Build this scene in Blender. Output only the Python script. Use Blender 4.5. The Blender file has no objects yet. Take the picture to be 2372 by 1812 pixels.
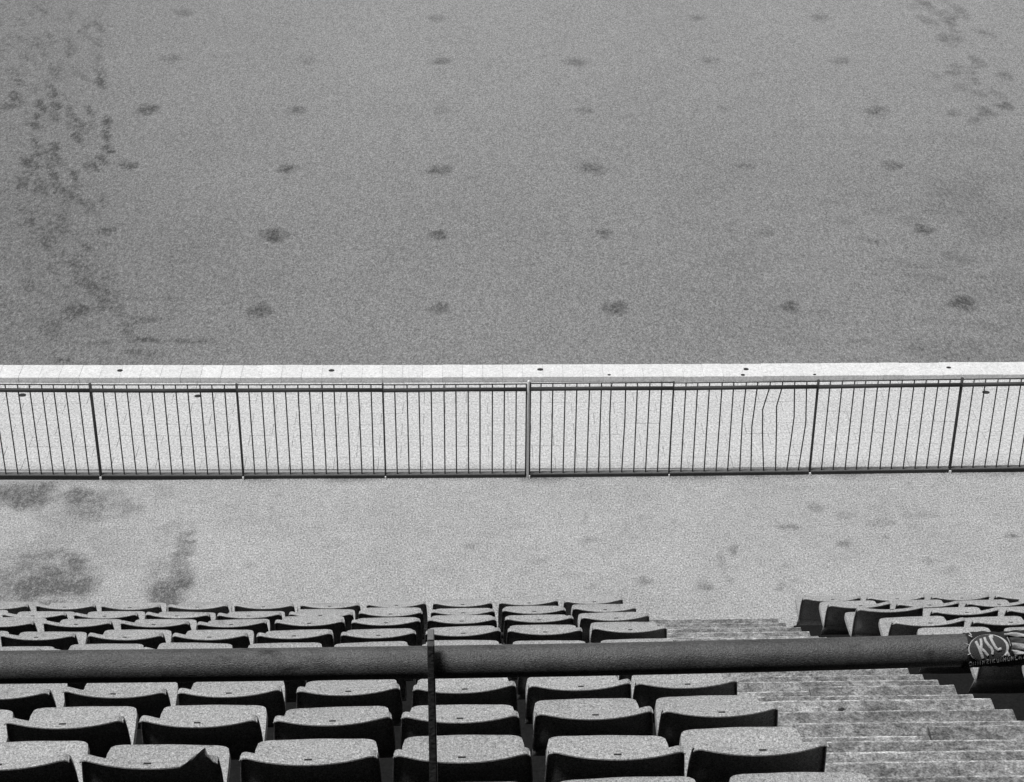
import bpy, bmesh, math, random
import numpy as np
from mathutils import Vector, Matrix

random.seed(7)
scene = bpy.context.scene
COL = scene.collection

# ------------------------------------------------------------------ camera
CAM_Z = 9.287                                   # eye above the walkway in front of the stand
cam = bpy.data.cameras.new('camera'); cam_o = bpy.data.objects.new('camera', cam); COL.objects.link(cam_o)
RIGHT = Vector((0.999643, -0.026064, 0.005807)); DOWN = Vector((-0.00807, -0.502157, -0.864739)); FWD = Vector((0.025455, 0.864384, -0.502188))
rot = Matrix((RIGHT, -DOWN, -FWD)).transposed()
cam_o.matrix_world = Matrix.Translation((0, 0, CAM_Z)) @ rot.to_4x4()
cam.sensor_fit = 'HORIZONTAL'; cam.sensor_width = 36; cam.lens = 67.54; cam.clip_end = 2000; cam.clip_start = .05
scene.camera = cam_o

# ------------------------------------------------------------------ sky, sun, exposure (black and white photograph: neutral light)
SUN_EL, SUN_AZ = math.radians(71), math.radians(-108)   # azimuth measured from +Y (pitch side) towards +X
world = bpy.data.worlds.new('World'); scene.world = world; world.use_nodes = True
nt = world.node_tree; nt.nodes.clear()
sky = nt.nodes.new('ShaderNodeTexSky'); sky.sky_type = 'NISHITA'; sky.sun_disc = False
sky.sun_elevation = SUN_EL; sky.sun_rotation = SUN_AZ; sky.dust_density = 4; sky.air_density = 1.5
bw = nt.nodes.new('ShaderNodeRGBToBW'); bg = nt.nodes.new('ShaderNodeBackground'); bg.inputs[1].default_value = .05
wo = nt.nodes.new('ShaderNodeOutputWorld')
nt.links.new(sky.outputs[0], bw.inputs[0]); nt.links.new(bw.outputs[0], bg.inputs[0]); nt.links.new(bg.outputs[0], wo.inputs[0])
sun = bpy.data.lights.new('sun', 'SUN'); sun.energy = 3.0; sun.angle = math.radians(17); sun.color = (1, 1, 1)
sun_o = bpy.data.objects.new('sun', sun); COL.objects.link(sun_o)
sd = Vector((math.sin(SUN_AZ) * math.cos(SUN_EL), math.cos(SUN_AZ) * math.cos(SUN_EL), math.sin(SUN_EL)))
sun_o.rotation_euler = (-sd).to_track_quat('-Z', 'Y').to_euler(); sun_o.location = sd * 60
vs = scene.view_settings; vs.view_transform = 'Standard'; vs.look = 'None'; vs.exposure = 0.0; vs.gamma = 1; vs.use_curve_mapping = False
scene.render.engine = 'CYCLES'

# ------------------------------------------------------------------ helpers
def tag(o, label=None, cat=None, group=None, kind=None):
    if label: o['label'] = label
    if cat: o['category'] = cat
    if group: o['group'] = group
    if kind: o['kind'] = kind
    return o

def mesh(name, verts, faces, mat=None, smooth=False):
    me = bpy.data.meshes.new(name); me.from_pydata([tuple(v) for v in verts], [], faces); me.update()
    if smooth: me.polygons.foreach_set('use_smooth', [True] * len(me.polygons))
    if mat: me.materials.append(mat)
    return me

def obj(name, me, parent=None, loc=(0, 0, 0), rot=(0, 0, 0), scale=None):
    o = bpy.data.objects.new(name, me); COL.objects.link(o); o.location = loc; o.rotation_euler = rot
    if scale: o.scale = scale
    if parent: o.parent = parent
    return o

def empty(name, loc=(0, 0, 0), rotz=0):
    o = bpy.data.objects.new(name, None); COL.objects.link(o); o.location = loc; o.rotation_euler = (0, 0, rotz); o.empty_display_size = .1
    return o

def box_bm(bm, x0, x1, y0, y1, z0, z1):
    v = [bm.verts.new(p) for p in ((x0, y0, z0), (x1, y0, z0), (x1, y1, z0), (x0, y1, z0), (x0, y0, z1), (x1, y0, z1), (x1, y1, z1), (x0, y1, z1))]
    for f in ((0, 3, 2, 1), (4, 5, 6, 7), (0, 1, 5, 4), (1, 2, 6, 5), (2, 3, 7, 6), (3, 0, 4, 7)): bm.faces.new([v[i] for i in f])

def box_mesh(name, boxes, mat, bevel=0, seg=1):
    bm = bmesh.new()
    for b in boxes: box_bm(bm, *b)
    if bevel: bmesh.ops.bevel(bm, geom=bm.edges[:], offset=bevel, segments=seg, affect='EDGES', profile=.5)
    me = bpy.data.meshes.new(name); bm.to_mesh(me); bm.free()
    if mat: me.materials.append(mat)
    return me

def tube_mesh(name, pts, r, mat, n=10, cap=True):
    pts = [Vector(p) for p in pts]; V = []; F = []
    rr = r if isinstance(r, (list, tuple)) else [r] * len(pts)
    for i, p in enumerate(pts):
        t = (pts[min(i + 1, len(pts) - 1)] - pts[max(i - 1, 0)]).normalized()
        a = t.cross(Vector((0, 1, 0))) if abs(t.y) < .9 else t.cross(Vector((1, 0, 0)))
        a.normalize(); b = t.cross(a).normalized()
        for k in range(n):
            w = 2 * math.pi * k / n; V.append(p + (a * math.cos(w) + b * math.sin(w)) * rr[i])
    for i in range(len(pts) - 1):
        for k in range(n):
            F.append((i * n + k, i * n + (k + 1) % n, (i + 1) * n + (k + 1) % n, (i + 1) * n + k))
    if cap: F.append(tuple(range(n))[::-1]); F.append(tuple((len(pts) - 1) * n + k for k in range(n)))
    me = mesh(name, V, F, mat)
    bm = bmesh.new(); bm.from_mesh(me); bmesh.ops.recalc_face_normals(bm, faces=bm.faces[:]); bm.to_mesh(me); bm.free()
    me.polygons.foreach_set('use_smooth', [len(p.vertices) == 4 for p in me.polygons])
    return me

def vnoise(x, y, scale, seed=0):
    x = np.asarray(x) * scale + seed * 17.13; y = np.asarray(y) * scale + seed * 9.71
    xi = np.floor(x).astype(np.int64); yi = np.floor(y).astype(np.int64); fx = x - xi; fy = y - yi
    def h(a, b):
        n = (a * 374761393 + b * 668265263 + seed * 974634777) & 0x7fffffff
        n = ((n ^ (n >> 13)) * 1274126177) & 0x7fffffff
        return ((n ^ (n >> 16)) & 0xffff) / 65535.
    u = fx * fx * (3 - 2 * fx); v = fy * fy * (3 - 2 * fy)
    return (h(xi, yi) * (1 - u) + h(xi + 1, yi) * u) * (1 - v) + (h(xi, yi + 1) * (1 - u) + h(xi + 1, yi + 1) * u) * v

def fbm(x, y, scale, seed=0, octs=4):
    s = 0; a = .5; t = 0
    for o in range(octs):
        s = s + a * vnoise(x, y, scale * 2 ** o, seed + o); t += a; a *= .55
    return s / t

def sstep(a, b, v):
    t = np.clip((v - a) / (b - a), 0, 1); return t * t * (3 - 2 * t)

# ------------------------------------------------------------------ materials (all neutral greys: the photograph is black and white)
def material(name, base, rough=.8, grain=(), bump=0, bump_scale=100, stain_shade=None, attr='stain_shade', rnd=0, spec=.3, wear=None, coord='Object', stretch=None, patch=None):
    """grain: list of (scale, amount, detail) multiplying the base; stain: value that the stain attribute blends to."""
    m = bpy.data.materials.new(name); m.use_nodes = True; t = m.node_tree; N = t.nodes; L = t.links
    b = N['Principled BSDF']; b.inputs['Roughness'].default_value = rough; b.inputs['Specular IOR Level'].default_value = spec
    tc = N.new('ShaderNodeTexCoord'); geo = N.new('ShaderNodeNewGeometry')
    vec = tc.outputs['Object'] if coord == 'Object' else geo.outputs['Position']
    if stretch:
        mp = N.new('ShaderNodeMapping'); mp.inputs['Scale'].default_value = stretch; L.new(vec, mp.inputs[0]); vec = mp.outputs[0]
    val = N.new('ShaderNodeValue'); val.outputs[0].default_value = base; cur = val.outputs[0]
    def math_(op, a, bb, c=None):
        n = N.new('ShaderNodeMath'); n.operation = op
        for i, v in enumerate((a, bb, c)):
            if v is None: continue
            if isinstance(v, (int, float)): n.inputs[i].default_value = v
            else: L.new(v, n.inputs[i])
        return n.outputs[0]
    if stain_shade is not None:
        at = N.new('ShaderNodeAttribute'); at.attribute_name = attr
        nz = N.new('ShaderNodeTexNoise'); nz.inputs['Scale'].default_value = 24; nz.inputs['Detail'].default_value = 4; nz.inputs['Roughness'].default_value = .7; L.new(vec, nz.inputs['Vector'])
        fc = N.new('ShaderNodeClamp'); L.new(math_('MULTIPLY', at.outputs['Fac'], math_('MULTIPLY_ADD', nz.outputs[0], 2.6, -.35)), fc.inputs[0])
        mx = N.new('ShaderNodeMix'); mx.data_type = 'FLOAT'; L.new(fc.outputs[0], mx.inputs[0]); L.new(cur, mx.inputs[2]); mx.inputs[3].default_value = stain_shade
        cur = mx.outputs[0]
    if patch:
        psc, lo, hi, tone, pst = patch     # blotches of dirt with their own outline
        mp2 = N.new('ShaderNodeMapping'); mp2.inputs['Scale'].default_value = pst; L.new(geo.outputs['Position'], mp2.inputs[0])
        nz = N.new('ShaderNodeTexNoise'); nz.inputs['Scale'].default_value = psc; nz.inputs['Detail'].default_value = 6; nz.inputs['Roughness'].default_value = .65; L.new(mp2.outputs[0], nz.inputs['Vector'])
        mr = N.new('ShaderNodeMapRange'); L.new(nz.outputs[0], mr.inputs[0]); mr.inputs[1].default_value = lo; mr.inputs[2].default_value = hi
        mx = N.new('ShaderNodeMix'); mx.data_type = 'FLOAT'; L.new(mr.outputs[0], mx.inputs[0]); L.new(cur, mx.inputs[2]); mx.inputs[3].default_value = tone; cur = mx.outputs[0]
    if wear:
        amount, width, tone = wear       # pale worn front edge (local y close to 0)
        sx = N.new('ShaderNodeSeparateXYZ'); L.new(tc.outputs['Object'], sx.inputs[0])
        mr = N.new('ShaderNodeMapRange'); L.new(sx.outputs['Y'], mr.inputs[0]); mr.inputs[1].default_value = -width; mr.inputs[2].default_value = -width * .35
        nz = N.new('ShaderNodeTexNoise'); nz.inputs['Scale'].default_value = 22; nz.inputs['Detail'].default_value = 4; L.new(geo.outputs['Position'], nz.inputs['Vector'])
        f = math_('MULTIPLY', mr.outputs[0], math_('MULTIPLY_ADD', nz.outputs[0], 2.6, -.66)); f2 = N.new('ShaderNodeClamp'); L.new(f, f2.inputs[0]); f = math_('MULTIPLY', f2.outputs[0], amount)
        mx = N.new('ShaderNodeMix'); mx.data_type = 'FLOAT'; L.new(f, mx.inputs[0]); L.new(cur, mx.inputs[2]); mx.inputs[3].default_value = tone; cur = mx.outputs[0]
    for i, (sc, am, det) in enumerate(grain):
        nz = N.new('ShaderNodeTexNoise'); nz.inputs['Scale'].default_value = sc; nz.inputs['Detail'].default_value = det; nz.inputs['Roughness'].default_value = .6
        L.new(vec, nz.inputs['Vector'])
        cur = math_('MULTIPLY', cur, math_('MULTIPLY_ADD', nz.outputs[0], 2 * am, 1 - am))
    if rnd:
        oi = N.new('ShaderNodeObjectInfo'); cur = math_('MULTIPLY', cur, math_('MULTIPLY_ADD', oi.outputs['Random'], 2 * rnd, 1 - rnd))
    cl = N.new('ShaderNodeClamp'); cl.inputs[2].default_value = .92; L.new(cur, cl.inputs[0])
    cb = N.new('ShaderNodeCombineColor')
    for i in range(3): L.new(cl.outputs[0], cb.inputs[i])
    L.new(cb.outputs[0], b.inputs['Base Color'])
    if bump:
        nz = N.new('ShaderNodeTexNoise'); nz.inputs['Scale'].default_value = bump_scale; nz.inputs['Detail'].default_value = 5; L.new(vec, nz.inputs['Vector'])
        bp = N.new('ShaderNodeBump'); bp.inputs['Strength'].default_value = bump; bp.inputs['Distance'].default_value = .01
        L.new(nz.outputs[0], bp.inputs['Height']); L.new(bp.outputs[0], b.inputs['Normal'])
    return m

M = {}
M['pitch'] = material('pitch_turf', .275, .95, [(56, .95, 2), (105, .95, 2), (8, .09, 3), (.55, .09, 2)], .3, 40, stain_shade=.085, spec=.15, stretch=(1, .5, 1))
M['walkway'] = material('walkway_asphalt', .392, .9, [(70, 1.1, 2), (125, 1.1, 2), (14, .26, 4), (1.3, .17, 3)], .3, 60, stain_shade=.13, spec=.2, stretch=(1, .65, 1), patch=(3.2, .60, .74, .27, (1, .8, 1)))
M['paving'] = material('paving_concrete', .565, .85, [(55, .75, 2), (100, .55, 2), (9, .07, 3), (1.1, .05, 2)], .2, 60, rnd=.02, coord='World', spec=.25, stretch=(1, .65, 1))
M['kerb'] = material('kerb_stone', .74, .8, [(45, .4, 2), (85, .3, 2), (8, .08, 3)], .15, 60, rnd=.03, coord='World', spec=.25)
M['hole'] = material('hole_dark', .03, .9)
M['bed'] = material('joint_sand', .42, .95, [(60, .3, 2)])
M['rail'] = material('rail_paint', .05, .6, [(60, .35, 3)], spec=.3)
M['sill'] = material('bottom_rail_paint', .15, .7, [(60, .5, 3)])
M['bar'] = material('bar_paint', .055, .6, [(60, .3, 3)], spec=.3)
M['white'] = material('white_post_paint', .9, .6, [(40, .15, 3)])
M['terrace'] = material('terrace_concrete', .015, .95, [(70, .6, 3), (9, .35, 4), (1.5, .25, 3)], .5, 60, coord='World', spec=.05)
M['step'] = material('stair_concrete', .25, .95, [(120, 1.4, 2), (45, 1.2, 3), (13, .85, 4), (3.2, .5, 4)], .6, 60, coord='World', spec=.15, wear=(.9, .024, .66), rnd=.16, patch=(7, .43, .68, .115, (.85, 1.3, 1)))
M['seat'] = material('seat_plastic', .37, .55, [(120, .95, 2), (240, .9, 2), (14, .08, 3)], .08, 200, rnd=.07, spec=.35, coord='World', patch=(9, .60, .78, .25, (1, 1, 1)))
M['bracket'] = material('bracket_steel', .06, .6)
M['pipe'] = material('handrail_paint', .115, .46, [(230, 1.0, 2), (480, .8, 2), (24, .5, 4), (5, .25, 2)], .35, 420, spec=.65, coord='World', patch=(16, .60, .68, .045, (.6, 1, 1)))
M['strut'] = material('strut_steel', .21, .6, [(90, .4, 3), (9, .25, 3)], .2, 120, spec=.35, coord='World')
M['sky_blocker'] = material('sky_blocker_dark', .03, .9, [(3, .2, 2)])  # surface of the added slab that blocks the rear sky
M['scarf_dark'] = material('scarf_dark_knit', .045, .95, [(500, .5, 2)], .5, 700, coord='World', spec=.1)
M['scarf_mid'] = material('scarf_grey_knit', .10, .95, [(450, .45, 2)], .5, 700, coord='World', spec=.1)
M['scarf_white'] = material('scarf_white_knit', .78, .95, [(400, .22, 2)], .5, 700, coord='World', spec=.1)
M['scarf_mottle'] = material('scarf_mottled_knit', .50, .95, [(260, .75, 2)], .5, 700, coord='World', spec=.1)
M['leaf'] = material('dead_leaf', .03, .8, [(60, .4, 2)])
M['paper'] = material('paper', .8, .8, [(60, .1, 2)])

# ------------------------------------------------------------------ the layout (metres; x along the stand, y towards the pitch, walkway at z = 0)
kerb_back = lambda x: 16.413 - .0105 * x + .0010 * x * x
kerb_ang = lambda x: math.atan(-.0105 + .0020 * x)
fence_y = lambda x: 14.458 - .0055 * x + .0021 * x * x
PITCH_Z, KERB_Z, KERB_D = .03, .055, .248

def grid_sheet(name, xs, ys, z, stain_shade_fn, mat, yfun=None, zfun=None):
    X, Y = np.meshgrid(xs, ys, indexing='xy')
    if yfun is not None: Y = yfun(X, Y)
    nx, ny = len(xs), len(ys)
    Z = np.full_like(X, z) if zfun is None else zfun(X, Y)
    co = np.stack([X, Y, Z], -1).reshape(-1, 3)
    idx = np.arange(nx * ny).reshape(ny, nx)
    q = np.stack([idx[:-1, :-1], idx[:-1, 1:], idx[1:, 1:], idx[1:, :-1]], -1).reshape(-1, 4)
    me = bpy.data.meshes.new(name); me.vertices.add(len(co)); me.vertices.foreach_set('co', co.ravel())
    me.loops.add(q.size); me.loops.foreach_set('vertex_index', q.ravel())
    me.polygons.add(len(q)); me.polygons.foreach_set('loop_start', np.arange(0, q.size, 4)); me.polygons.foreach_set('loop_total', np.full(len(q), 4))
    me.update(calc_edges=True); me.validate()
    at = me.attributes.new('stain_shade', 'FLOAT', 'POINT'); at.data.foreach_set('value', stain_shade_fn(X, Y).ravel().astype(np.float32))
    me.materials.append(mat)
    return obj(name, me)

def blob(X, Y, cx, cy, rx, ry, s, ang=0, seed=1, rough=.9, ns=9):
    c, sn = math.cos(ang), math.sin(ang); dx, dy = X - cx, Y - cy
    u = (dx * c + dy * sn) / rx; v = (-dx * sn + dy * c) / ry
    m = (abs(u) < 2.2) & (abs(v) < 2.2)
    out = np.zeros_like(X)
    d = u[m] ** 2 + v[m] ** 2 + (fbm(X[m], Y[m], ns, seed, 3) - .5) * 2 * rough
    out[m] = s * sstep(1.5, -.1, d)
    return out

# --- pitch: worn turf with a grid of dark bare spots and scuffed bands
SPOTS = [[-3.973, 17.648, 1.25, 1], [-2.08, 17.62, 1.0, .85], [-0.246, 17.654, .9, .6], [1.588, 17.616, 1.0, .8], [3.408, 17.631, .85, .75], [5.216, 17.698, 1.15, 1],
         [-3.959, 19.556, .8, .7], [-2.084, 19.445, 1.2, .95], [-0.253, 19.408, .8, .8], [1.588, 19.418, .8, .7], [3.40, 19.43, .8, .3], [5.201, 19.465, 1.0, .85],
         [-3.979, 21.399, .9, .8], [-2.075, 21.278, .95, .8], [-0.254, 21.199, 1.05, .75], [1.56, 21.231, 1.25, .6], [3.404, 21.278, .8, .5], [5.192, 21.283, .9, .65],
         [-5.8, 23.3, .9, .75], [-3.989, 23.185, 1.25, .8], [-2.106, 23.116, .95, .55], [-.26, 23.1, 1.1, .25], [1.584, 23.073, .8, .45], [3.4, 23.1, .7, .3], [5.33, 23.02, 1.1, .6], [7.05, 23.18, 1.0, .7],
         [-3.938, 25.027, 1.0, .4], [-2.083, 24.936, 1.0, .3], [-0.271, 24.899, 1.0, .6], [1.562, 24.862, 1.1, .55], [3.41, 24.878, 1.0, .4], [5.196, 24.86, 1.0, .45],
         [-3.994, 26.901, 1.1, .45], [-0.322, 26.624, 1.0, .4], [3.41, 26.63, .9, .5], [5.198, 26.613, 1.0, .5]]
def pitch_stain_shade(X, Y):
    s = np.zeros_like(X)
    for i, (cx, cy, k, st) in enumerate(SPOTS):
        s = np.maximum(s, blob(X, Y, cx, cy, .14 * k, .165 * k, min(1, 1.08 * st), .3 * math.sin(i * 3.1), 11 + i, .9, 13))
    # scuffed band on the left: a run of small dark marks that follows a line
    line = np.interp(Y, [16.8, 17.5, 18.9, 20.3, 21.5, 23.0, 24.7, 27.2], [-3.75, -3.95, -4.3, -4.6, -4.75, -5.05, -5.5, -6.1])
    wid = np.interp(Y, [16.8, 19, 21.5, 24, 27.5], [.55, .45, .55, .55, .75])
    band = np.exp(-((X - line) / wid) ** 2)
    rng = random.Random(21)
    marks = []
    for _ in range(180):
        y = 16.9 + 10.6 * rng.random() ** .85; c = float(np.interp(y, [16.8, 17.5, 18.9, 20.3, 21.5, 23.0, 24.7, 27.2], [-3.75, -3.95, -4.3, -4.6, -4.75, -5.05, -5.5, -6.1])); w = float(np.interp(y, [16.8, 19, 21.5, 24, 27.5], [.35, .30, .36, .42, .6]))
        k = (1.0 if 20.6 < y < 24.3 else .62 if y < 21 else .45) * rng.uniform(.3, 1)
        marks.append((c + max(-1.4, min(1.4, rng.gauss(0, 1))) * w, y, rng.uniform(.04, .075), rng.uniform(.14, .30), 1.3 * k, rng.uniform(.15, .55)))
    marks += [(-3.30, 17.45, .22, .09, .6, -.2), (-3.20, 17.02, .20, .07, .75, -.2), (-2.72, 16.98, .26, .06, .6, -.12), (-3.2, 16.74, .26, .07, .7, -.25), (-3.62, 16.95, .16, .07, .5, 0), (-3.35, 17.9, .12, .06, .45, 0), (-3.02, 17.9, .12, .05, .45, 0), (-4.05, 18.3, .12, .12, .6, 0), (-3.95, 16.62, .10, .05, 1, 0)]
    for _ in range(34):                                                   # far right scuffs
        y = rng.uniform(22.6, 27.4); marks.append((float(np.interp(y, [22, 25, 27.5], [6.4, 6.95, 7.15])) + rng.gauss(0, .3), y, rng.uniform(.06, .13), rng.uniform(.12, .3), rng.uniform(.2, .6), rng.uniform(-.7, .5)))
    for _ in range(40):                                                   # faint scuffs lower right
        marks.append((rng.gauss(5.2, .8), rng.uniform(16.7, 20.5), rng.uniform(.12, .3), rng.uniform(.05, .14), rng.uniform(.1, .36), rng.uniform(-.5, .1)))
    for i, (cx, cy, rx, ry, st, an) in enumerate(marks):
        s = np.maximum(s, blob(X, Y, cx, cy, rx, ry, st, an, 300 + i, .9, 12))
    s = np.clip(np.maximum(s, band * .08), 0, .95)
    z5 = sstep(1.5, 4.5, X) * sstep(24.5, 19, Y)
    s = np.maximum(s, z5 * sstep(.5, .75, fbm(X * .6, Y * .9, 1.7, 99, 4)) * .22)
    # vignette and sheen falloff painted in: darker at left and near the kerb
    vignette = .32 * sstep(-1.0, -6.5, X) + .28 * sstep(28, 17.5, Y) + .05 * sstep(3.5, 7, X) * sstep(24, 20, Y)
    s = s + (1 - s) * vignette * (.75 + .5 * fbm(X, Y, .6, 33, 3))
    # edge shading painted as a narrow dark line where the turf meets the kerb
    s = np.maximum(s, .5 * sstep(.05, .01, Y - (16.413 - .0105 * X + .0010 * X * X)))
    return np.clip(s, 0, 1)
xs = np.concatenate([[-300, -150, -70, -35, -20, -14, -11], np.arange(-9, 11.01, .045), [13, 17, 25, 40, 75, 150, 300]])
yo = np.concatenate([[0, .02, .04], np.arange(.075, 12.6, .045), [13.5, 15, 18, 24, 34, 60, 120, 280]])
pitch = grid_sheet('pitch', xs, yo, PITCH_Z, pitch_stain_shade, M['pitch'], yfun=lambda X, Y: Y + 16.413 - np.clip(.0105 * X, -.12, .12) + np.clip(.0010 * X * X, 0, .15) - .012)
tag(pitch, kind='structure')

# --- walkway
WST = [(-3.95, 14.26, .75, .24, .85), (-3.19, 14.064, .34, .26, .6), (-3.383, 12.896, .42, .44, .95), (-2.4, 12.782, .19, .32, .9), (-2.37, 13.309, .10, .42, .65), (-3.75, 13.0, .32, .5, .6), (-3.6, 13.45, .3, .2, .3), (-2.55, 12.95, .1, .3, .35),
       (-2.45, 13.7, .18, .12, .25), (2.8, 13.613, .11, .05, .5), (3.229, 13.36, .07, .07, .6), (1.974, 12.767, .07, .07, .6), (1.477, 12.861, .07, .06, .6), (2.606, 12.769, .07, .07, .55), (2.282, 13.294, .06, .09, .5), (1.06, 13.454, .12, .05, .3),
       (0.051, 13.389, .08, .06, .35), (3.588, 13.678, .12, .07, .35), (3.936, 13.794, .14, .06, .3), (4.667, 13.46, .06, .04, .6), (3.083, 13.918, .08, .09, .4), (3.3, 13.8, .1, .05, .3), (3.9, 13.1, .08, .06, .3), (2.2, 12.86, .04, .04, .4),
       (2.15, 13.1, .04, .2, .3), (0.6, 13.15, .09, .05, .25), (.9, 12.95, .1, .06, .2), (-.2, 13.05, .1, .08, .15), (3.6, 13.45, .04, .03, .45), (4.05, 12.95, .1, .08, .25)]
def walk_stain_shade(X, Y):
    s = np.zeros_like(X)
    for i, (cx, cy, rx, ry, st) in enumerate(WST):
        s = np.maximum(s, blob(X, Y, cx, cy, rx, ry, min(1, st * 1.1), 0, 140 + i, 1.15, 6 if rx > .15 else 16))
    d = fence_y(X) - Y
    s = np.maximum(s, .62 * sstep(.16, .0, d) * sstep(.38, .72, fbm(X, Y, 2.4, 41, 3)))  # soft shadow blotches along the railing foot, painted in with the stains
    s = np.maximum(s, .34 * sstep(-1.5, -4, X) * sstep(.45, .7, fbm(X, Y, 2.2, 43, 4)))
    s = np.maximum(s, .10 * sstep(.45, .75, fbm(X, Y, 3.0, 47, 4)))
    return np.clip(s, 0, 1)
xs = np.concatenate([[-60, -30, -16, -11], np.arange(-8, 9.01, .03), [12, 17, 30, 60]])
walk = grid_sheet('walkway', xs, np.arange(11.4, 14.47, .03), 0, walk_stain_shade, M['walkway'])
tag(walk, kind='structure')
big = obj('ground', box_mesh('ground', [(-300, 300, -200, 300, -1.0, -.12)], M['bed'])); tag(big, kind='structure')

# --- paving between railing and kerb: separate slabs on a sand bed
pav = obj('paving', mesh('paving', [(-60, 14.40, -.012), (60, 14.40, -.012), (60, 17.2, -.012), (-60, 17.2, -.012)], [(0, 1, 2, 3)], M['bed'])); tag(pav, kind='structure')
slab = box_mesh('slab', [(-.1988, .1988, -.0967, .0967, -.04, 0)], M['paving'], .002)
for j in range(9):
    for i in range(-16, 18):
        x = i * .4 + (.2 if j % 2 else 0) + .03; y = kerb_back(x) - KERB_D - .006 - .0975 - j * .195
        if y < fence_y(x) + .07: continue
        obj('slab', slab, pav, (x, y, random.uniform(-.0015, .0015)), (random.uniform(-.002, .002), random.uniform(-.002, .002), kerb_ang(x) + random.uniform(-.002, .002)))
kerb = obj('kerb', mesh('kerb', [(-60, 16.10, -.010), (60, 16.10, -.010), (60, 16.45, -.010), (-60, 16.45, -.010)], [(0, 1, 2, 3)], M['bed'])); tag(kerb, kind='structure')
stone = box_mesh('kerb_stone', [(-.0971, .0971, -KERB_D, 0, -.08, KERB_Z)], M['kerb'], .003, 1)
for i in range(-34, 40):
    x = i * .195 - .0975
    obj('kerb_stone', stone, kerb, (x, kerb_back(x) + random.uniform(-.002, .002), random.uniform(-.002, .002)), (0, 0, kerb_ang(x)))
def disc(name, r, h, mat, n=14):
    V = [(r * math.cos(2 * math.pi * k / n), r * math.sin(2 * math.pi * k / n), z) for z in (0, h) for k in range(n)]
    return mesh(name, V, [tuple(range(n))[::-1], tuple(range(n, 2 * n))] + [(k, (k + 1) % n, n + (k + 1) % n, n + k) for k in range(n)], mat)
hole = disc('drain_hole', .028, .006, M['hole'])
for x, y, z, k in [(-3.333, 16.347, KERB_Z, 1), (-1.279, 16.315, KERB_Z, 1), (.754, 16.301, KERB_Z, 1.05), (2.766, 16.278, KERB_Z, .9), (4.758, 16.275, KERB_Z, .85), (-4.213, 15.98, 0, 1.3), (-2.536, 15.935, 0, 1.2), (5.038, 15.884, 0, 1.3), (1.42, 16.185, KERB_Z, .6), (2.72, 16.165, KERB_Z, .7), (3.42, 16.16, KERB_Z, .55)]:
    o = obj('drain_hole', hole, kerb if z > 0 else pav, (x, y, z - .002), (0, 0, 0), (k, k * .8, 1))

# ------------------------------------------------------------------ stand: terrace rows and stairs
ROW_D, ROW_H = .870, .5659
SLOT_Y0, SLOT_Z0 = 11.766, .600
TREAD_DZ = -.10
nose_y = lambda i: 12.486 - .859 * i          # front edge of terrace row i
AX0, AX1 = 1.262, 2.482                        # the stairs between the two blocks
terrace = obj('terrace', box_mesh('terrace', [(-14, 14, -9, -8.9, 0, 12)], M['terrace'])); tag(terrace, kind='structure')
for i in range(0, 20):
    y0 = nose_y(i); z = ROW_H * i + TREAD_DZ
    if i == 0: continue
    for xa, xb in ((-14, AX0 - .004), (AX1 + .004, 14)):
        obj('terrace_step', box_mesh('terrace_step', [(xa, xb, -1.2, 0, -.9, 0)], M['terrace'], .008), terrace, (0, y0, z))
stairs = empty('stairs', (0, nose_y(0), 0)); tag(stairs, 'worn concrete stairs with pale edges running down between the two seat blocks', 'stairs')
def step(x0, x1, y, z, dz=0):
    w = x1 - x0; bm = bmesh.new(); nseg = max(2, int(w / .05)); V = []
    for k in range(nseg + 1):
        x = x0 + w * k / nseg
        e = random.uniform(-.003, .001) if 0 < k < nseg else 0
        f = random.uniform(-.0012, .0006)
        V.append([(x, -.40, -.30), (x, -.40, 0), (x, -.022 + e, f), (x, -.006 + e, -.005 + f), (x, e, -.018), (x, 0, -.30)])
    vs_ = [[bm.verts.new(p) for p in r] for r in V]
    for k in range(nseg):
        for a in range(6):
            b = (a + 1) % 6; bm.faces.new((vs_[k][a], vs_[k][b], vs_[k + 1][b], vs_[k + 1][a]))
    bm.faces.new(vs_[0]); bm.faces.new(vs_[-1][::-1]); bmesh.ops.recalc_face_normals(bm, faces=bm.faces[:])
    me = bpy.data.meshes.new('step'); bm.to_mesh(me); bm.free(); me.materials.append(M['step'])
    o = obj('step', me, stairs, (0, y - nose_y(0), z + dz))
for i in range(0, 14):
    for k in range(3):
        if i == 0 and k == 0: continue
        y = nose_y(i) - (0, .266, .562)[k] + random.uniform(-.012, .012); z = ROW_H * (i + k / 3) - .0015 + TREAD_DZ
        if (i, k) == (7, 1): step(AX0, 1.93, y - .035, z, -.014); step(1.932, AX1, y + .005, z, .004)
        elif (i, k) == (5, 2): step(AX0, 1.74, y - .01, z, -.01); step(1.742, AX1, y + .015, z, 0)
        else: step(AX0, AX1, y, z)

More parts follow.
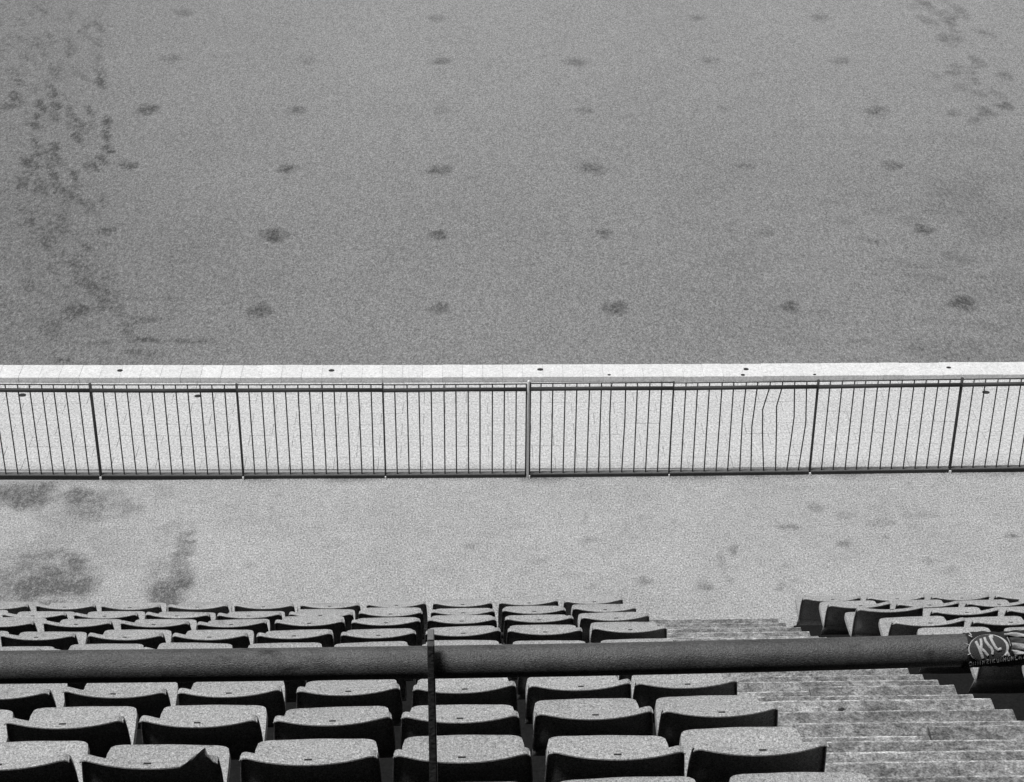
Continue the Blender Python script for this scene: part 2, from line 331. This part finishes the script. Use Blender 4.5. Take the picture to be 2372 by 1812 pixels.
# ------------------------------------------------------------------ railing in front of the paving
FX, FP = .5688, 1.2656
bar_r = .0058
BAR_H = .960
bar_me = tube_mesh('bar', [(0, 0, .039), (0, 0, BAR_H)], bar_r, M['bar'], 8)
BENT = {(1, 7): [(.039, 0), (.5, -.023), (.75, -.010), (.95, 0)], (1, 8): [(.039, .006), (.45, -.034), (.68, -.048), (.90, -.004), (.96, 0)], (1, 9): [(.039, .007), (.5, -.018), (.71, -.034), (.90, 0), (.96, .002)],
        (1, 10): [(.039, .008), (.60, .030), (.90, .010), (.96, .008)], (1, 11): [(.039, .004), (.53, .031), (.90, .008), (.96, .006)], (0, 7): [(.039, 0), (.62, -.019), (.90, -.016), (.96, -.01)], (0, 8): [(.039, 0), (.6, .008), (.96, .002)],
        (1, 6): [(.039, .004), (.55, -.008), (.96, .002)]}
PLABEL = {-5: 'railing panel at the far left, mostly outside the picture', -4: 'leftmost grey railing panel, cut off by the left edge of the picture', -3: 'third railing panel to the left of the white post',
          -2: 'second railing panel to the left of the white post', -1: 'grey railing panel directly left of the white post', 0: 'grey railing panel directly right of the white post',
          1: 'railing panel with several bent and bulging bars', 2: 'railing panel just right of the one with bent bars', 3: 'rightmost grey railing panel, cut off by the right edge of the picture', 4: 'railing panel beyond the right edge of the picture'}
PW = {-3: .0135, -2: .0105, -1: .0080, 0: .0070, 1: .0075, 2: .0115, 3: .0140, -4: .009, 4: .009, 5: .009, -5: .009}
for n in range(-5, 5):
    x0 = FX + n * FP; x1 = x0 + FP; y0, y1 = fence_y(x0), fence_y(x1); a = math.atan2(y1 - y0, x1 - x0); L = math.hypot(x1 - x0, y1 - y0)
    p = empty('railing_panel', (x0, y0, 0), a); tag(p, PLABEL[n], 'railing', 'railing panels along the walkway')
    s = .0175 if n == 0 else 0; e = L - (.0175 if n == -1 else 0)
    jz = random.uniform(-.004, .004)
    obj('top_rail', tube_mesh('top_rail', [(s, 0, BAR_H + jz), (e, 0, BAR_H + jz * .5)], .0055, M['rail'], 8), p)
    obj('hand_rail', tube_mesh('hand_rail', [(s, -.014, .912 + jz), (e * .5, -.014, .912 + jz * .3 + random.uniform(-.003, .003)), (e, -.014, .912)], .018, M['rail'], 12), p)
    obj('bottom_rail', box_mesh('bottom_rail', [(s + .006, e - .006, -.016, .034, .030, .041)], M['sill'], .002), p)
    obj('sill', box_mesh('sill', [(s + .004, e - .004, -.012, .020, .0, .0295)], M['bar']), p)
    r = PW[n]
    po = obj('post', tube_mesh('post', [(s, 0, .0), (s, 0, BAR_H + .012)], r, M['bar'], 10), p)
    obj('post_foot', box_mesh('post_foot', [(s - r * .7, s + r * .7, -.034, -.021, 0, .03)], M['white']), po)
    if n == -1: obj('post', tube_mesh('post', [(e, 0, 0), (e, 0, BAR_H)], .0065, M['bar'], 10), p)
    for k in range(1, 12):
        x = L * k / 12 + random.uniform(-.0025, .0025)
        if (n, k) in BENT: me = tube_mesh('bar', [(dx, 0, z) for z, dx in BENT[(n, k)]], bar_r, M['bar'], 8)
        else: me = bar_me
        obj('bar', me, p, (x, 0, 0), (random.uniform(-.003, .003), random.uniform(-.003, .003), 0))
wp = obj('white_post', tube_mesh('white_post', [(0, 0, 0), (0, 0, .99), (0, 0, 1.0)], [.0115, .0115, .009], M['white'], 12), None, (FX, fence_y(FX) - .014, 0)); tag(wp, 'slim white post standing in the middle of the railing', 'post')

# ------------------------------------------------------------------ seats
#        y      z      half width, wrap
# origin = the little slot in the rim on top of the backrest
SHELL = [(.402, -.312, .166, 0), (.412, -.280, .173, 0), (.413, -.264, .180, 0), (.402, -.2555, .192, 0), (.384, -.2525, .203, 0), (.345, -.253, .210, 0), (.26, -.258, .214, 0), (.16, -.265, .217, 0), (.112, -.262, .219, .002), (.088, -.248, .225, .005),
         (.072, -.215, .229, .010), (.060, -.16, .229, .020), (.045, -.10, .2265, .030), (.030, -.05, .223, .038), (.020, -.020, .2205, .042), (.012, -.006, .219, .043), (.0055, -.0005, .2185, .043), (-.0055, .0, .2185, .043),
         (-.017, -.0005, .2185, .043), (-.0225, -.0025, .219, .043), (-.0232, -.007, .2195, .043)]
SPLIT = 9
US = [-1, -.985, -.95, -.88, -.83, -.78, -.71, -.64, -.56, -.48, -.32, -.17, -.058, .058, .17, .32, .48, .56, .64, .71, .78, .83, .88, .95, .985, 1]
def seat_meshes(broken=False):
    slot = US.index(-.058) + 1; ext = [-2] + US + [2]; n = len(ext); rows = []
    for j, (y, z, hw, wr) in enumerate(SHELL):
        r = []; t = min(1, max(0, (j - 7) / 3)); top = max(0, min(1, (z + .09) / .08)); far = j >= 18
        for u in ext:
            uu = max(-1, min(1, u)); au = abs(uu); sg = math.copysign(1, u)
            p = Vector((hw * uu, y, z)); p.y += wr * au ** 2.1
            if 3 <= j <= 9: p.z += .010 * au ** 3
            if j <= 5: p.y -= (.026 * au ** 2.2 + .012 * max(0, (au - .8) / .2) ** 2) * (1 - j / 7)
            p.z -= (.012 * max(0, (au - .90) / .10) ** 2 + .003 * (1 - au ** 2)) * top
            if broken and j >= 14 and .5 < uu < .95:
                q = max(0, min(1, (uu - .5) / .3)) * (1 if uu < .88 else .45 if uu < .93 else .1)
                p = p.lerp(Vector((p.x, .016 + wr * au ** 2.1, -.016 + (j - 14) / 6 * .044)), q)
            if abs(u) == 2: p += Vector((sg * .004, -(.003 if far else .017) * t, -.026 * (1 - t)))
            r.append(p)
        rows.append(r)
    out = []
    for name, a, b in (('seat_pan', 0, SPLIT), ('backrest', SPLIT, len(SHELL) - 1)):
        bm = bmesh.new(); vv = [[bm.verts.new(p) for p in r] for r in rows[a:b + 1]]
        for j in range(b - a):
            for k in range(n - 1):
                if a and j + a == 16 and k == slot: continue      # the slot
                bm.faces.new((vv[j][k], vv[j][k + 1], vv[j + 1][k + 1], vv[j + 1][k]))
        bmesh.ops.recalc_face_normals(bm, faces=bm.faces[:])
        up = sum((f.normal for f in bm.faces), Vector())
        if up.z + up.y < 0: bmesh.ops.reverse_faces(bm, faces=bm.faces[:])
        bmesh.ops.solidify(bm, geom=bm.faces[:], thickness=.0035)
        me = bpy.data.meshes.new(name); bm.to_mesh(me); bm.free()
        me.polygons.foreach_set('use_smooth', [True] * len(me.polygons)); me.materials.append(M['seat'])
        me.set_sharp_from_angle(angle=math.radians(45))
        out.append(me)
    return out
def skirt_mesh():
    V = []; F = []; us = np.linspace(-1, 1, 13)
    for z, y, hw in ((-.205, .072, .2285), (-.29, .103, .231), (-.38, .14, .233)):
        for u in us: V.append((hw * u, y + .010 * abs(u) ** 2.1, z))
    for j in range(2):
        for k in range(12): F.append((j * 13 + k, j * 13 + k + 1, j * 13 + 14 + k, j * 13 + 13 + k))
    me = mesh('back_skirt', V, F, None, True); bm = bmesh.new(); bm.from_mesh(me); bmesh.ops.solidify(bm, geom=bm.faces[:], thickness=.003); bm.to_mesh(me); bm.free(); me.materials.append(M['seat']); return me
skirt_me = skirt_mesh()
slot_me = box_mesh('rim_slot', [(-.0125, .0125, -.0062, .0062, -.014, -.0048)], M['hole'])
pan_me, back_me = seat_meshes(); panb_me, backb_me = seat_meshes(True)
brk_me = box_mesh('bracket', [(-.15, -.12, .16, .34, -.315, -.272), (.12, .15, .16, .34, -.315, -.272), (-.16, .16, .17, .21, -.335, -.3155)], M['bracket'])
ORD = ['first', 'second', 'third', 'fourth', 'fifth', 'sixth', 'seventh', 'eighth', 'ninth', 'tenth', 'eleventh', 'twelfth']
ROWY = {0: -.014, 1: -.009, 2: .014, 3: .012, 8: -.006}
ADJ = {(6, -1): .009, (6, 0): .012, (6, 1): .016, (6, 2): -.018, (7, -1): .012, (7, 0): -.006, (7, 1): .009, (7, 2): -.008, (8, -1): .0045, (8, 1): .01, (8, 2): -.014, (8, -2): -.014, (3, -5): -.024}
def seat(r, x, y, z, label, broken=False, rot=(0, 0, 0), group='stadium seats'):
    t = empty('stadium_seat', (x, y, z)); t.rotation_euler = rot; tag(t, label, 'seat', group)
    obj('seat_pan', panb_me if broken else pan_me, t); b = obj('backrest', backb_me if broken else back_me, t); obj('bracket', brk_me, t); obj('back_skirt', skirt_me, b); obj('rim_slot', slot_me, b)
LEFTX = [-3.49, -3.25, -3.01, -2.76, -2.52, -2.27, -2.01, -1.75, -1.49, -1.23]
RIGHTX = [4.27, 3.98, 3.68, 3.38, 3.07, 2.77, 2.46, 2.14, 1.82, 1.5]
for r in range(10):
    for c in range(2, -12, -1):
        x = -.0156 + .5 * c
        if x < LEFTX[r] - .75: break
        y = SLOT_Y0 - ROW_D * r + .013 * (x + .0156) + .0064 * x * x + ROWY.get(r, 0); z = SLOT_Z0 + ROW_H * r
        x += ADJ.get((r, c), random.uniform(-.007, .007))
        br = (r, c) == (8, -2)
        lab = f'{"cracked " if br else ""}pale plastic seat, {ORD[r]} row from the front, {ORD[2 - c]} from the stairs, left block'
        if br: lab = 'pale plastic seat with a torn rim on its backrest, ninth row, left block'
        seat(r, x, y, z + random.uniform(-.003, .003), lab, br, (random.uniform(-.022, .022), random.uniform(-.012, .012), .013 + .0128 * x + random.uniform(-.028, .028)), 'seats in the left block')
    for c in range(0, 5):
        x = 2.797 + .492 * c
        if x > RIGHTX[r] + .6: break
        y = SLOT_Y0 - ROW_D * r + (-.002, .024, .05, .062, .07, .075, .075, .07, .07, .07)[r]; z = SLOT_Z0 + ROW_H * r
        lab = f'pale plastic seat, {ORD[r]} row from the front, {ORD[c]} from the stairs, right block'
        ro = (random.uniform(-.015, .015), random.uniform(-.01, .01), .02 + random.uniform(-.02, .02))
        if (r, c) == (2, 0): lab = 'pale plastic seat with a tall upright black back, third row, right block beside the stairs'; ro = (-.10, .01, .05); z += .028; x -= .01
        seat(r, x + random.uniform(-.006, .006), y, z, lab, False, ro, 'seats in the right block')

# ------------------------------------------------------------------ handrail close to the camera
PZ = CAM_Z - 2.2; PR = .0302
pipe_y = lambda x: 2.7995 + .006 * x + .014 * x * x * (1 if x > 0 else .45)
hr = empty('handrail', (0, 2.8, ROW_H * 11)); tag(hr, 'thick dark tubular handrail crossing in front of the seats', 'handrail')
P = [(x, pipe_y(x) - 2.8, PZ - ROW_H * 11) for x in np.arange(-3.0, 3.01, .1)]
obj('rail_tube', tube_mesh('rail_tube', P, PR, M['pipe'], 40), hr)
def strut(x, y):
    zt = CAM_Z - 2.118; zb = ROW_H * 11
    V = []; wt, wb = .0062, .0076
    def w(z): return wt + (wb - wt) * min(1, (zt - z) / .34)
    zs = [zb, zt - .34, zt - .2, zt - .1, zt - .012, zt - .003, zt]
    V = []; F = []
    for i, z in enumerate(zs):
        ww = w(z) * (.8 if i == len(zs) - 1 else 1); ya, yb = -.020, .015
        if i >= len(zs) - 2: ya += .004
        V += [(-ww, ya, z - zb), (ww, ya, z - zb), (ww, yb, z - zb), (-ww, yb, z - zb)]
    for i in range(len(zs) - 1):
        for k in range(4): F.append((i * 4 + k, i * 4 + (k + 1) % 4, i * 4 + 4 + (k + 1) % 4, i * 4 + 4 + k))
    F.append((3, 2, 1, 0)); m = (len(zs) - 1) * 4; F.append((m, m + 1, m + 2, m + 3))
    me = mesh('strut', V, F, M['strut']); bm = bmesh.new(); bm.from_mesh(me)
    bmesh.ops.bevel(bm, geom=[e for e in bm.edges if abs(e.verts[0].co.z - e.verts[1].co.z) > .01], offset=.002, segments=2, affect='EDGES'); bm.to_mesh(me); bm.free()
    obj('strut', me, hr, (x, y - 2.8, 0))
strut(-.0618, 2.776); strut(-2.4, 2.78); strut(2.4, 2.87)

# ------------------------------------------------------------------ scarf tied round the handrail
# pattern coordinates: s = along the tube (units of 1/12.2 of a scan dot), t = across it; wrapped round the tube's surface
K_ = 1 / 12.217; PXM = 4450 / 3.71
VIEW = Vector((0, math.cos(.60), -math.sin(.60)))                    # the side of the tube the cloth pattern is centred on
UPV = Vector((0, math.sin(.60), math.cos(.60)))
def on_pipe(s, t, lift):
    """s,t pattern coords (zoomed drawing of the cloth) -> point on the tube surface + lift"""
    x = .890 + s * K_ / PXM
    tt = (692 - .024 * s - t) * K_ / PXM                              # distance from the tube's centre line, upwards
    R = PR + .004
    ph = math.asin(max(-.985, min(.985, tt / R)))
    d = -VIEW * math.cos(ph) + UPV * math.sin(ph)
    return Vector((x, pipe_y(x), PZ)) + d * (R + lift)
scarf = empty('scarf', (.95, 2.81, PZ)); tag(scarf, 'dark knitted football scarf with white letters KSC in an oval, wrapped round the handrail', 'scarf')
base_loc = Vector((.95, 2.81, PZ))
def cloth(name, V, F, mat, smooth=True, parent=None):
    me = mesh(name, [Vector(v) - base_loc for v in V], F, mat, smooth)
    bm = bmesh.new(); bm.from_mesh(me); bmesh.ops.remove_doubles(bm, verts=bm.verts[:], dist=1e-5); bmesh.ops.recalc_face_normals(bm, faces=bm.faces[:])
    cen = sum((v.co for v in bm.verts), Vector()) / len(bm.verts)
    bm.to_mesh(me); bm.free()
    return obj(name, me, parent or scarf)
def stroke(name, pts, w, lift, mat, th=.0015, parent=None):
    """a thick ribbon along pattern points, raised from the cloth"""
    P_ = []
    for i in range(len(pts) - 1):
        a, b = Vector(pts[i]), Vector(pts[i + 1]); m = max(1, int((b - a).length / 40))
        P_ += [a.lerp(b, k / m) for k in range(m)]
    P_.append(Vector(pts[-1])); V = []; F = []
    for i, p in enumerate(P_):
        t = (P_[min(i + 1, len(P_) - 1)] - P_[max(i - 1, 0)]).normalized(); nn = Vector((-t.y, t.x)) * w / 2
        for q, l in ((p - nn, lift), (p - nn * .8, lift + th), (p, lift + th * 1.35), (p + nn * .8, lift + th), (p + nn, lift)): V.append(on_pipe(q.x, q.y, l))
    for i in range(len(P_) - 1):
        for k in range(4): F.append((i * 5 + k, i * 5 + k + 1, i * 5 + 6 + k, i * 5 + 5 + k))
    return cloth(name, V, F, mat, True, parent)
def band(name, top, bot, s0, s1, lift, bulge, mat, n=26, m=8, seed=0):
    V = []; F = []
    for i in range(n + 1):
        s = s0 + (s1 - s0) * i / n
        a, b = np.interp(s, *zip(*top)), np.interp(s, *zip(*bot))
        for k in range(m + 1):
            f = k / m; t = a + (b - a) * f
            V.append(on_pipe(s, t, lift + bulge * math.sin(math.pi * f) ** .7 + .0012 * math.sin(s * .013 + seed + f * 5)))
    for i in range(n):
        for k in range(m): F.append((i * (m + 1) + k, i * (m + 1) + k + 1, (i + 1) * (m + 1) + k + 1, (i + 1) * (m + 1) + k))
    return cloth(name, V, F, mat)
# knitted tube all the way round
V = []; F = []; ns, na = 60, 40
for i in range(ns + 1):
    s = 470 + i * 70
    x = .890 + s * K_ / PXM
    for k in range(na):
        w = 2 * math.pi * k / na
        rr = PR + .0022 + .0011 * math.sin(s * .006 + 2 * math.sin(w)) + .0007 * math.sin(s * .021 + w * 3)
        V.append(Vector((x + .004 * math.sin(w * 1 + .5) * (1 if i in (0,) else 0), pipe_y(x), PZ)) + (-VIEW * math.cos(w) + UPV * math.sin(w)) * rr)
for i in range(ns):
    for k in range(na): F.append((i * na + k, i * na + (k + 1) % na, (i + 1) * na + (k + 1) % na, (i + 1) * na + k))
knit = cloth('knit_band', V, F, M['scarf_dark'])
def oval(name, cx, cy, a, b, tilt, lift, mat):
    V = [on_pipe(cx, cy, lift)]; F = []; n, m = 48, 6; ct, st = math.cos(tilt), math.sin(tilt)
    for q in range(1, m + 1):
        for k in range(n):
            w = 2 * math.pi * k / n; ex, ey = a * q / m * math.cos(w), b * q / m * math.sin(w); V.append(on_pipe(cx + ex * ct - ey * st, cy + ex * st + ey * ct, lift))
    for k in range(n): F.append((0, 1 + k, 1 + (k + 1) % n))
    for q in range(m - 1):
        for k in range(n): F.append((1 + q * n + k, 1 + q * n + (k + 1) % n, 1 + (q + 1) * n + (k + 1) % n, 1 + (q + 1) * n + k))
    return cloth(name, V, F, mat)
oval('emblem_border', 1050, 605, 560, 345, -.10, .0012, M['scarf_white'])
emb = oval('emblem', 1028, 600, 505, 326, -.10, .0022, M['scarf_mid'])
W_ = 78
stroke('letter', [(715, 440), (790, 610), (885, 850)], W_, .0026, M['scarf_white'], parent=emb)
stroke('letter', [(862, 385), (858, 520), (840, 605), (930, 690), (1020, 785)], W_ * .95, .0028, M['scarf_white'], parent=emb)
stroke('letter', [(975, 350), (985, 440), (1050, 535), (1125, 615), (1155, 690), (1145, 755)], W_ * .95, .0026, M['scarf_white'], parent=emb)
stroke('letter', [(1205, 325), (1125, 330), (1165, 450), (1235, 590), (1290, 650), (1390, 625)], W_ * .95, .0026, M['scarf_white'], parent=emb)
SR = 2600
band('stripe', [(1520, 275), (1700, 235), (SR, 320)], [(1520, 290), (1700, 300), (2199, 350), (SR, 400)], 1520, SR, .002, .004, M['scarf_white'], seed=1)
band('stripe', [(1660, 330), (SR, 400)], [(1660, 470), (2199, 505), (SR, 520)], 1660, SR, .0015, .002, M['scarf_mid'], seed=2)
band('stripe', [(1670, 470), (2199, 510), (SR, 540)], [(1670, 620), (2199, 690), (SR, 720)], 1670, SR, .002, .005, M['scarf_mottle'], seed=3)
band('stripe', [(1660, 650), (1800, 655), (2199, 735), (SR, 760)], [(1660, 665), (1760, 790), (2199, 760), (SR, 790)], 1660, SR, .002, .004, M['scarf_white'], seed=4)
stroke('piping', [(1585, 350), (1630, 470), (1640, 560)], 24, .003, M['scarf_mottle'])
stroke('piping', [(1500, 790), (1560, 720), (1600, 800)], 70, .0025, M['scarf_white'])
for q in ([(590, 200), (640, 295)], [(430, 495), (510, 525)], [(470, 765), (555, 745)], [(560, 290), (640, 330)]): stroke('loose_thread', q, 22, .0022, M['scarf_white'], .001)
# the worn row of woven letters along the lower edge (too frayed to read)
GL = {'I': [[(0, 0), (0, 1)]], 'O': [[(0, 0), (.6, 0), (.6, 1), (0, 1), (0, 0)]], 'N': [[(0, 1), (0, 0), (.6, 1), (.6, 0)]], 'Z': [[(0, 0), (.6, 0), (0, 1), (.6, 1)]], 'U': [[(0, 0), (0, 1), (.6, 1), (.6, 0)]],
      'M': [[(0, 1), (0, 0), (.35, .6), (.7, 0), (.7, 1)]], 'C': [[(.6, 0), (0, 0), (0, 1), (.6, 1)]], 'H': [[(0, 0), (0, 1)], [(.6, 0), (.6, 1)], [(0, .5), (.6, .5)]], 'A': [[(0, 1), (.3, 0), (.6, 1)], [(.1, .6), (.5, .6)]], 'K': [[(0, 0), (0, 1)], [(.6, 0), (0, .5), (.6, 1)]]}
s = 545
for ch in 'OIIIINZIKUIMUNCHA':
    t0 = 955 - (s - 545) * .125
    for pl in GL[ch]: stroke('woven_letter', [(s + a * 90 + (1 - b) * -14, t0 + b * 95) for a, b in pl], 20, .0030, M['scarf_mottle'], .0006, knit)
    s += 62 if ch == 'I' else 108

# ------------------------------------------------------------------ added unseen slab over the upper rows and rear wall, blocks the rear sky
sky_blocker = obj('sky_blocker_slab', box_mesh('sky_blocker_slab', [(-25, 25, -9.5, 1.6, 13.6, 13.9)], M['sky_blocker'])); tag(sky_blocker, 'unseen dark slab added over the upper rows to block the rear sky', 'sky_blocker')

# ------------------------------------------------------------------ small litter
def leaf(name, loc, size, mat, seed):
    rng = random.Random(seed); n = 9; V = [(0, 0, size * .16)]; F = []
    for k in range(n):
        w = 2 * math.pi * k / n; r = size * (.6 + .5 * rng.random()); V.append((r * math.cos(w), r * .7 * math.sin(w), size * .35 * rng.random()))
    V.append((0, 0, 0))
    for k in range(n): F.append((0, 1 + k, 1 + (k + 1) % n)); F.append((n + 1, 1 + (k + 1) % n, 1 + k))
    return obj(name, mesh(name, V, F, mat, False), None, loc)

leaf('dead_leaf', (1.70, 5.06, 4.617), .035, M['leaf'], 3); tag(bpy.data.objects['dead_leaf'], 'small dark dead leaf lying on the stairs near the bottom right', 'leaf')
o = leaf('dead_leaf', (1.76, 6.99, 3.485), .016, M['leaf'], 5); tag(o, 'tiny dark leaf on the stairs higher up, beside the right seat block', 'leaf')
